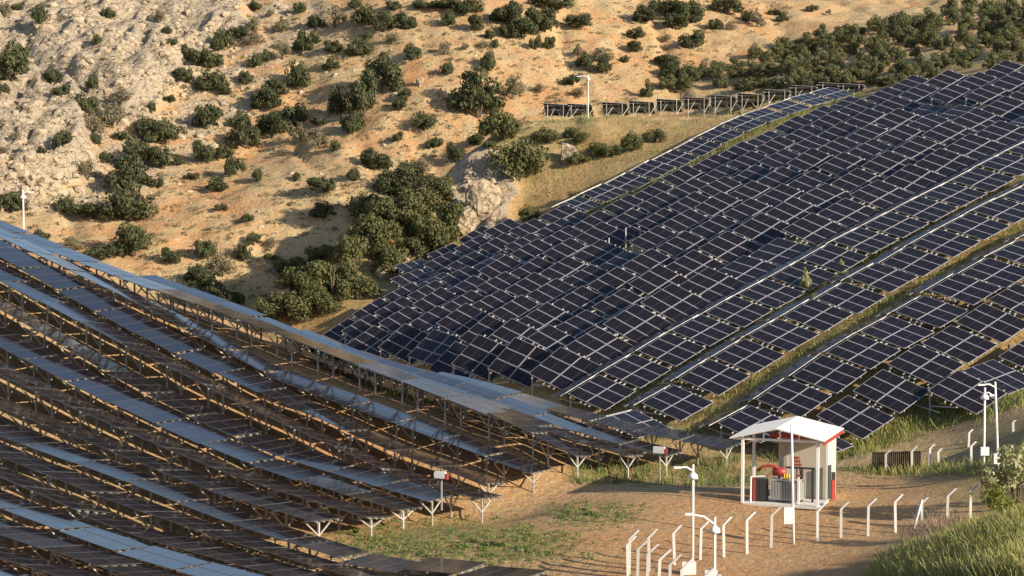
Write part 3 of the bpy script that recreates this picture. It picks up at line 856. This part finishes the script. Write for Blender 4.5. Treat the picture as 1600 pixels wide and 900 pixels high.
pts = scatter(70, [(1435,860),(1455,825),(1500,822),(1490,850)], 64)
o = blades('dry_brush', pts, M_BRUSH, rng.uniform(.6,1.2,len(pts)), 16, .5, 1.0, .02); tag(o, 'pinkish dry brush at the top edge of the near bank', 'brush')
pts = scatter(700, [(520,830),(900,760),(1160,790),(1330,800),(1420,840),(1350,900),(600,900)], 90)
o = clumps('stones', pts, M_ROCK, .06+.22*rng.random(len(pts))**4, 10); tag(o, 'small stones and clods strewn over the yard', 'stones')
pts = scatter(900, [(1320,692),(1480,636),(1610,592),(1610,628),(1400,690),(1340,720)], 120) + scatter(500, [(1310,735),(1400,745),(1620,740),(1620,700),(1520,730)], 110)
o = blades('rough_grass', pts, M_DRY, rng.uniform(.25,.7,len(pts)), 8, .6, 1.0); tag(o, 'rough grass under the lower edge of the right panels', 'grass')
pts = []
for k, row in cand:
    if abs(k) > 20 and k < 70: continue
    for px, py, c, zg, sl, rh, two, tf, sc in row:
        for _ in range(26):
            q = c + RV*random.uniform(-2,2) + CV*random.uniform(4.2,6.6)
            pts.append((q[0], q[1], 0))
o = blades('row_grass', pts, M_ROWG, rng.uniform(.3,.8,len(pts)), 9, .5, 1.0); tag(o, 'grass and weeds growing between the right panel rows', 'grass')
pts = scatter(700, [(470,480),(650,395),(900,290),(1290,145),(1330,120),(1000,180),(840,190),(780,240),(700,360),(560,440)], 200) + scatter(300, [(850,195),(1330,150),(1320,140),(850,180)], 230)
o = blades('spur_grass', pts, M_DRY, rng.uniform(.3,.9,len(pts)), 8, .6, .9); tag(o, 'dry yellow grass on the spur beside the panels', 'grass')
pts = scatter(260, [(900,730),(1130,715),(1190,735),(1190,762),(900,760)], 110)
o = blades('yard_edge_grass', pts, M_WEED, rng.uniform(.3,.8,len(pts)), 9, .5, 1.0); tag(o, 'tall green grass under the yard end of the left racks', 'grass')

# loose rock over the cliff and the stony slopes
def rubble(name, pts, m, size):
    bm = bmesh.new(); bmesh.ops.create_icosphere(bm, subdivisions=1, radius=1); bm.verts.ensure_lookup_table()
    V = np.array([v.co[:] for v in bm.verts]); F = np.array([[v.index for v in f.verts] for f in bm.faces]); bm.free()
    n = len(pts); vs = np.empty((n, len(V), 3)); fs = np.empty((n, len(F), 3), int)
    for i, p in enumerate(pts):
        A = np.linalg.qr(rng.normal(size=(3,3)))[0] * rng.uniform(.5,1.15,3)[None,:]
        q = np.clip(V @ A.T, -.62, .62) + rng.normal(size=V.shape)*.07
        q[:,2] *= .8
        vs[i] = q*size[i] + np.array(p) - np.array([0,0,size[i]*.15]); fs[i] = F + i*len(V)
    me = bpy.data.meshes.new(name); me.from_pydata(vs.reshape(-1,3).tolist(), [], fs.reshape(-1,3).tolist()); me.materials.append(m); me.update()
    o = link(name, me); o['kind'] = 'stuff'; return o
pts = scatter(620, [(-20,-20),(330,-20),(300,110),(215,190),(150,215),(150,280),(100,315),(-20,340)], 255) + scatter(450, [(300,-20),(540,-20),(480,90),(330,240),(150,330),(60,330),(200,190)], 255)
o = rubble('rubble', pts, M_CLIFF, .2+1.2*rng.random(len(pts))**3); tag(o, 'broken pale rock covering the cliff and the stony slope', 'rubble')
pts = scatter(420, [(460,-20),(1300,-20),(1100,120),(860,185),(700,250),(520,410),(400,480),(120,340)], 255)
o = rubble('hill_stones', pts, M_CLIFF, .15+.6*rng.random(len(pts))**3); tag(o, 'scattered stones on the tan hillside', 'stones')
pts = scatter(60, [(690,270),(800,270),(800,380),(720,385),(560,440),(540,420),(680,330)], 230)
o = rubble('outcrop_rubble', pts, M_ROCK, .3+1.3*rng.random(len(pts))**2); tag(o, 'broken rock lying below the outcrop on the spur', 'rubble')

# rocks
def boulder(px, py, wpx, hpx, label, seed, y0=200, depth=.7):
    p = hit(px, py + hpx*.4, y0); s = FPX/p[1]
    bm = bmesh.new(); bmesh.ops.create_icosphere(bm, subdivisions=5, radius=1)
    r = np.random.default_rng(seed); ph = r.random(12)*50
    from mathutils import noise as mn
    pl = [(Vector(r.normal(size=3)).normalized(), r.uniform(.55,.85)) for _ in range(22)]
    for v in bm.verts:
        c = v.co.copy()
        for pn, pd in pl:
            k = c.dot(pn)
            if k > pd: c -= pn*(k-pd)*.92
        d = mn.noise(c*1.3 + Vector((ph[0],ph[1],ph[2])))*.22 + abs(mn.noise(c*2.6 + Vector((ph[3],ph[4],ph[5]))))*-.25 + mn.noise(c*7 + Vector((ph[6],ph[7],ph[8])))*.05
        c *= 1 + d
        v.co = (c.x*wpx/s*.55, c.y*wpx/s*.5*depth, c.z*hpx/s*.6 + hpx/s*.3)
    me = bpy.data.meshes.new('boulder'); bm.to_mesh(me); bm.free(); me.materials.append(M_ROCK)
    o = link('boulder', me); o.location = p; o.rotation_euler = (0,0,r.random()*6)
    o.rotation_euler = (0,0,r.uniform(-.4,.4))
    return tag(o, label, 'rock')
boulder(752,304,62,78,'big pale rock outcrop standing at the top of the spur',1)
boulder(728,345,50,50,'broad pale rock slab at the foot of the big outcrop',2)
boulder(890,240,44,34,'grey rock outcrop beside the shrubs above the far panel row',3)
boulder(574,378,18,44,'narrow white rock leaning among the spur trees',4)
boulder(541,410,16,12,'small pale rock on the low end of the spur',5)
boulder(655,128,14,20,'lone pale boulder high on the tan slope',6)
boulder(600,425,40,30,'brown rock among grass below the narrow white rock',7)

# ------------------------------------------------------------------ yard furniture
def fence_post(px, pyb, pyt, label, lean=0, Y=None, group='bent-top concrete fence posts', hgt=None):
    p = hit(px, pyb) if Y is None else P(px, pyb, Y)
    if Y is not None: p[2] = float(hz(p[0], p[1])) if hgt is None else p[2]
    h = (pyb-pyt)*p[1]/FPX
    mb = MB()
    k = h*.80; w = .15
    # one bent bar: lower shaft, then the inclined tip towards the right
    n = []
    for z, x in ((-.3,0),(k,0),(h,h*.20)):
        n.append([(x-w/2,-w/2,z),(x+w/2,-w/2,z),(x+w/2,w/2,z),(x-w/2,w/2,z)])
    base = len(mb.v)
    for rg in n: mb.v += rg
    for i in range(2):
        for q in range(4):
            a = base+4*i; mb.f.append((a+q, a+(q+1)%4, a+4+(q+1)%4, a+4+q)); mb.m.append(0)
    mb.f.append((base+3,base+2,base+1,base)); mb.m.append(0); mb.f.append((base+8,base+9,base+10,base+11)); mb.m.append(0)
    o = mb.build('fence_post', M_CONC); o.location = p; o.rotation_euler = (random.gauss(0,.02),random.gauss(0,.02),random.uniform(-.15,.15)+lean)
    return tag(o, label, 'fence post', group)
back = ((1131,871,807),(1167,866,800),(1205,856,792),(1277,846,787),(1314,841,784),(1356,838,778),(1399,833,772),(1440,823,777),(1479,822,762),(1516,810,757))
for i, (x, b, t) in enumerate(back):
    fence_post(x, b, t, 'pale bent-top concrete post, %s along the yard fence right of the tall pole' % ordn(i+1))
lf = ((1094,876,814),(1054,883,820),(1014,893,826),(983,898,828))
for i, (x, b, t) in enumerate(lf):
    fence_post(x, b, t, 'pale bent-top concrete post left of the tall camera pole, %s from it' % ordn(i+1))
# second run coming towards the camera
for i, (x, t) in enumerate(((981,832),(996,838),(1011,843),(1028,851),(1046,859),(1066,866),(1094,881),(1105,889))):
    b = 905 + i*11
    fence_post(x, b, t+6, 'white bent-top concrete post, %s in the near run at the yard corner' % ordn(i+1))
for x, b, t, lab in ((1452,729,694,'bent-top concrete post just right of the black slatted panel'),(1466,729,702,'second thin concrete post right of the black slatted panel'),
                     (1517,728,690,'short concrete post left of the thin lamp pole'),(1513,700,672,'bent-top concrete post on the slope left of the lamp poles'),
                     (1583,675,657,'short far concrete post behind the pale shrub')):
    fence_post(x, b, t, lab)
# leaning brace of the corner post
p = hit(1427, 826); q = hit(1440, 823)
mb = MB(); mb.bar((0,0,-.1), (q[0]-p[0], q[1]-p[1], 1.7), .13); o = mb.build('fence_brace', M_CONC); o.location = p
tag(o, 'slanting concrete strut propping a yard fence post', 'fence strut')

def pole(px, pyb, pyt, arm, boxes, label, Y=None, cone=True, lean=0.0, basebox=False):
    p = hit(px, pyb) if Y is None else P(px, pyb, Y)
    if Y is not None: p = np.array([p[0], p[1], p[2]])
    s = FPX/p[1]; h = (pyb-pyt)/s
    o = thing('camera_pole', label, 'pole', p)
    mb = MB(); mb.tube([(0,0,-.4),(lean*.5,0,h*.5),(lean,0,h)], [.085,.075,.065], 10); mb.build('mast', M_WHITE, o, True)
    ax, ay = arm[0]/s, arm[1]/s
    if arm != (0,0):
        mb = MB(); mb.tube([(lean,0,h-.35),(lean+ax*.5,-.05,h-.25+ay*.6),(lean+ax,-.1,h-.35+ay)], [.05,.05,.05], 8)
        mb.box((lean+ax*1.12,-.1,h-.36+ay*1.08), (.42,.2,.10)); mb.build('lamp_arm', M_WHITE, o)
    if cone:
        mb = MB(); mb.tube([(lean,0,h-.75),(lean,0,h-.55),(lean,0,h-.42)], [.28,.24,.09], 12); mb.build('loudspeaker', M_WHITE, o, True)
    for bx, bz, bw, bh in boxes:
        mb = MB(); mb.box((bx/s, -.2, bz/s), (bw/s, .25, bh/s)); mb.build('control_box', M_BOX, o)
    return o
pole(1082, 897, 724, (-22,6), [(-6,8,22,22)], 'tall white camera pole with a leftward lamp arm, in front of the yard')
pole(1116, 960, 806, (-36,16), [(-6,58,20,26)], 'shorter white camera pole with a long leftward arm, right of the tallest one')
pole(1240, 850, 660, (0,0), [(-9,46,15,26)], 'slim white pole with a grey box standing in front of the shed', cone=False, lean=-.18)
pole(1537, 736, 604, (11,-3), [(0,32,13,13)], 'thin white lamp pole with a grey box, left of the leaning pole')
pole(1560, 740, 597, (-20,4), [(-4,22,10,16)], 'slightly leaning white lamp pole behind the pale shrub', cone=False, lean=-.3)
pole(919, 186, 117, (-14,1), [], 'white lamp pole before the racks on top of the spur')
pole(37, 366, 297, (12,3), [], 'white lamp pole rising behind the left ridge of panels', Y=184)

# black slatted panel
p0 = hit(1364, 738); p1 = hit(1437, 736)
o = thing('slatted_panel', 'black slatted fence panel lying below the right panels', 'fence', p0, math.atan2(p1[1]-p0[1], p1[0]-p0[0]))
Lp = float(np.hypot(*(p1-p0)[:2])); hh = 1.35; dz = p1[2]-p0[2]
mb = MB()
for i in range(24):
    u = Lp*i/23; mb.box((u,0,dz*i/23+hh/2), (.115,.04,hh))
mb.build('slats', M_BLACK, o)
mb = MB()
for z in (.12, hh-.1): mb.bar((0,.04,z),(Lp,.04,z+dz), .05)
mb.build('rails', M_BLACK, o)
for x, b, t, lab in ((1384,739,703,'pale post against the left part of the black slatted panel'),(1425,737,697,'pale post against the right part of the black slatted panel')):
    fence_post(x, b, t, lab, group='posts at the black slatted panel')

# ------------------------------------------------------------------ transformer shed
sb = hit(1172, 788); Ys = sb[1]; ss = FPX/Ys
W = 112/ss/math.cos(R(20)); Hs = 109/ss; D = 5.6
rz = R(-20)
shed = thing('transformer_shed', 'white open-fronted shed with a gabled roof and red eaves in the yard', 'shed', (P(1160,788,Ys)[0], Ys, sb[2]), rz)
ov = .75; rise = .64; zE = Hs
mb = MB()
# roof: two thin slopes
x0, x1, xm = -ov, W+.5, W/2-.15
y0, y1 = -.55, D+.35
t = .07
for a, b in ((x0, xm), (x1, xm)):
    za, zb = zE - (.1 if a == x0 else .02), zE + rise
    top = [(a,y0,za),(a,y1,za),(b,y1,zb),(b,y0,zb)]
    bot = [(q[0],q[1],q[2]-t) for q in top]
    mb.quad(top if a == x1 else top[::-1], 0); mb.quad(bot if a == x0 else bot[::-1], 0)
    for i in range(4):
        k = (i+1)%4; mb.quad([top[i],top[k],bot[k],bot[i]], 0)
# corrugation ribs
for i in range(12):
    yy = y0 + (y1-y0)*(i+.5)/12
    mb.bar((x1,yy,zE-.02+.02),(xm,yy,zE+rise+.02),.03,.025); mb.bar((x0,yy,zE-.1+.02),(xm,yy,zE+rise+.02),.03,.025)
mb.build('roof', M_WHITE, shed)
mb = MB()
mb.box((x1-.02,(y0+y1)/2,zE-.22),(.06,y1-y0,.22)); mb.box((W*.62,2.9,zE-.28),(W*.8,.06,.3)); mb.build('eaves_band', M_RED, shed)
mb = MB()
mb.bar((x0+.1,0,zE-.2),(x1-.1,0,zE-.2),.12,.14)
mb.bar((x0+.1,0,zE-.15),(xm,0,zE+rise-.14),.09,.1); mb.bar((x1-.1,0,zE-.1),(xm,0,zE+rise-.14),.09,.1)
for u in (.28,.5,.75): 
    xx = u*W; mb.bar((xx,0,zE-.18),(xx,0,zE+rise*(1-abs(xx-xm)/(W*.6))-.2),.09)
mb.build('truss', M_WHITE, shed)
for xx, yy in ((.0,0),(W,0),(.0,D*.55),(W,D*.55)):
    mb = MB(); mb.box((xx,yy,(Hs-.2)/2-.3),(.17,.17,Hs-.2+.6)); mb.build('column', M_WHITE, shed)
hx0, hx1, hy0, hy1 = W*.34, W-.05+.12, 3.0, D
mb = MB(); mb.box(((hx0+hx1)/2,hy0+.05,(zE-.45)/2),(hx1-hx0-.06,.1,zE-.45)); mb.build('front_wall', M_BEIGE, shed)
mb = MB(); mb.box((hx1-.05,(hy0+hy1)/2+.06,(zE-.33)/2),(.1,hy1-hy0-.1,zE-.33)); 
for i in range(7): mb.box((hx1+.02,hy0+.3+i*.36,(zE-.35)/2),(.03,.06,zE-.36))
mb.build('side_wall', M_WALL, shed)
mb = MB(); mb.box((hx0+.05,(hy0+hy1)/2+.06,(zE-.34)/2),(.1,hy1-hy0-.1,zE-.34)); mb.box(((hx0+hx1)/2,hy1+.07,(zE-.34)/2),(hx1-hx0-.02,.1,zE-.34)); mb.build('rear_wall', M_WALL, shed)
mb = MB(); mb.box((W*.44,2.93,zE*.48),(.22,.1,zE*.86)); mb.box((W*.42,2.92,zE-.72),(1.5,.12,.12)); mb.build('door_frame', M_STEELD, shed)
mb = MB(); mb.box((W*.52,1.3,.04),(W+.1,2.9,.16)); mb.build('plinth', M_CONC, shed)
SM = Matrix.Translation(shed.location) @ Matrix.Rotation(rz, 4, 'Z')
def inshed(x, y, z): return SM @ Vector((x, y, z))
tr = thing('transformer', 'grey finned transformer with red pipes on the shed plinth', 'transformer', inshed(W*.54,1.3,.12), rz)
tw, th = 1.95, 1.28
mb = MB(); mb.box((0,0,.12+th/2),(tw-.2,1.0,th)); mb.build('tank', M_GREY, tr)
mb = MB()
for i in range(19): mb.box((-tw/2+.05+i*(tw-.1)/18,-.62,.2+th*.45),(.035,.26,th*.86))
for i in range(7): mb.box((tw/2,-.45+i*.15,.2+th*.45),(.2,.03,th*.86))
mb.build('cooling_fins', M_GREY, tr)
mb = MB(); mb.box((0,-.05,.12+th+.04),(tw,1.25,.07)); mb.build('lid', M_GREY, tr)
mb = MB(); mb.tube([(-.9,-.1,1.9),(-.1,-.1,1.9)], .26, 14); mb.tube([(-.5,-.1,1.45),(-.5,-.1,1.75)], .08); mb.build('oil_drum', M_RED, tr, True)
for i in range(3):
    mb = MB(); mb.tube([(-.12+i*.16,-.35,1.44),(-.12+i*.16,-.35,1.85)], [.06,.05], 8); mb.build('bushing', M_YEL, tr, True)
mb = MB()
for i in range(4): mb.box((.55-.02*i,.3,2.15+i*.22),(.85-.14*i,.12,.10))
for u in (.3,.55,.8): mb.tube([(u,.3,1.45),(.55+(u-.55)*.6,.3,2.9)], .04, 6)
mb.build('busbar_stack', M_RED, tr)
mb = MB(); mb.tube([(-.3,.1,2.0),(-1.0,.1,2.25),(-1.6,0,2.2),(-1.95,-.1,1.9)], .09, 8); mb.build('cable_duct', M_RED, tr, True)
rf = thing('pipe_frame', 'red and white pipe guard frame left of the transformer', 'guard frame', inshed(.42,.5,0), rz)
mb = MB(); mb.tube([(0,0,-.1),(0,0,1.75)], .05, 8); mb.tube([(0,0,1.72),(.9,.1,1.8)], .05, 8); mb.build('white_rails', M_WHITE, rf)
mb = MB(); mb.box((.2,.1,.95),(.16,.1,1.5)); mb.build('red_upright', M_RED, rf)
cb = thing('switch_cabinet', 'dark green switch cabinets standing left of the transformer', 'cabinet', inshed(.95,.9,.12), rz)
mb = MB(); mb.box((0,0,.75),(.95,.5,1.4)); mb.build('body', M_DKGREEN, cb)
for s in (-1,1):
    mb = MB(); mb.box((s*.235,-.262,.75),(.42,.02,1.3)); mb.build('door', M_DKGREEN, cb)
gf_ = thing('dark_frame', 'dark steel frame standing right of the transformer', 'frame', inshed(W*.80,1.5,.1), rz)
for u in (-.35, .35):
    mb = MB(); mb.bar((u,0,0),(u,0,2.25),.13); mb.build('leg', M_DKGREEN, gf_)
mb = MB(); mb.bar((-1.4,0,2.2),(.5,0,2.2),.1,.12); mb.build('crossbar', M_DKGREEN, gf_)
wf = thing('white_guard_post', 'white guard post just right of the transformer', 'post', inshed(W*.72,.6,.1), rz)
mb = MB(); mb.box((0,0,.9),(.12,.12,1.8)); mb.build('upright', M_WHITE, wf); mb = MB(); mb.box((0,0,1.84),(.3,.2,.08)); mb.build('cap', M_RED, wf)
for (dx, hgt, mm, nm, lab) in ((.30,2.1,M_DKGREEN,'door_leaf','dark green door leaf standing open at the shed side wall'),):
    o = thing('open_door', lab, 'door', inshed(W+.16,2.6,0), rz+R(60))
    mb = MB(); mb.box((.14,0,1.3),(.28,.05,2.2)); mb.build('leaf', mm, o)
o = thing('fire_cabinet', 'dark red cabinet leaning at the shed side wall', 'cabinet', inshed(W+.35,3.4,0), rz+R(30))
mb = MB(); mb.box((0,0,.7),(.22,.2,1.3)); mb.build('body', M_RED, o); mb = MB(); mb.box((0,0,1.6),(.2,.18,.5)); mb.build('top_box', M_BLACK, o)

# inverter boxes and yellow plates at the yard ends
for px, py, Y, lab in ((688,742,123,'pale inverter box with a red label under the left racks, nearer the camera'),(1030,703,142,'pale inverter box with a red label at the far end of the left racks')):
    p = P(px, py, Y)
    o = thing('inverter_box', lab, 'inverter', (p[0],p[1],p[2]), R(-20))
    s = FPX/Y
    mb = MB(); mb.box((0,0,0),(18/s,.3,10/s)); mb.build('housing', M_BOX, o)
    mb = MB(); mb.box((11/s,-.02,-2/s),(4/s,.26,9/s)); mb.build('red_label', M_RED, o)
    mb = MB(); mb.bar((0,.2,-2.2),(0,.2,.2),.08); mb.build('stand', M_STEEL, o)

# ------------------------------------------------------------------ racks seen from behind on the spur
def back_rack(px, py, Y, label, w=4.0, az=R(-6), tilt=R(20)):
    p = P(px, py, Y); zg = float(hz(p[0], p[1]))
    o = thing('spur_rack', label, 'spur rack', (p[0], p[1], zg), az, 'solar racks seen from behind on the spur')
    h = max(2.5, p[2]-zg)
    S = Matrix.Translation((0,0,h)) @ Matrix.Rotation(-tilt, 4, 'X')
    link('panel_bank', ME_REAR, o, S @ Matrix.Rotation(R(4),4,'Y'))
    link('mounting_rails', ME_RAILS, o, S @ Matrix.Translation((0,0,-.02)) @ Matrix.Diagonal((1,-1,1,1)))
    for u in (-1.1, 1.1):
        mb = MB(); mb.box((u,.0,h/2-.6),(.09,.09,h+.9)); mb.build('post', M_STEEL, o)
        mb = MB(); mb.bar((u,-.0,h*.3),(u-.9,2.4,h-.25-2.4*math.tan(tilt)+.0),.07); mb.bar((u,0,h*.25),(u+.95,.8,h-.45),.06); mb.build('brace', M_STEEL, o)
    return o
n = 0
for px, py, Y in ((868,160,287),(905,163,287),(960,158,287),(1002,156,287),(1045,153,288),(1088,150,288),(1130,147,289),(1172,144,289),(1214,141,290),(1256,138,290),(1298,135,290),(1330,137,289)):
    n += 1
    back_rack(px, py+2, Y, 'rack seen from behind with pale posts on the spur top, %s from the left' % ordn(n))

# ------------------------------------------------------------------ light, sky, camera
SUN_AZ, SUN_EL = 125.0, 21.0       # azimuth clockwise from +Y
w = bpy.data.worlds.new('World'); SC.world = w; w.use_nodes = True
nt = w.node_tree; bg = nt.nodes['Background']
sky = nt.nodes.new('ShaderNodeTexSky'); sky.sky_type = 'NISHITA'; sky.sun_disc = False
sky.sun_elevation = R(SUN_EL); sky.sun_rotation = R(SUN_AZ); sky.altitude = 900; sky.air_density = 1.0; sky.dust_density = 1.2
nt.links.new(sky.outputs[0], bg.inputs[0]); bg.inputs[1].default_value = .11
sl = bpy.data.lights.new('sun', 'SUN'); sl.energy = 5.0; sl.angle = R(.5); sl.color = (1.0,.87,.68)
so = bpy.data.objects.new('sun', sl); COL.objects.link(so)
d = Vector((math.sin(R(SUN_AZ))*math.cos(R(SUN_EL)), math.cos(R(SUN_AZ))*math.cos(R(SUN_EL)), math.sin(R(SUN_EL))))
so.rotation_euler = d.to_track_quat('Z','Y').to_euler(); so.location = (60,-40,60)
cam = bpy.data.cameras.new('camera'); cam.sensor_fit = 'HORIZONTAL'; cam.angle = R(28.0); cam.clip_end = 3000; cam.clip_start = .5
co = bpy.data.objects.new('camera', cam); COL.objects.link(co); co.location = (0,0,0); co.rotation_euler = (R(90)+PITCH, 0, 0)
SC.camera = co
SC.view_settings.view_transform = 'Standard'; SC.view_settings.look = 'None'; SC.view_settings.exposure = 0.68; SC.view_settings.gamma = 1.0
SC.render.resolution_x = 1024; SC.render.resolution_y = 576
SC.cycles.max_bounces = 6; SC.cycles.transparent_max_bounces = 4
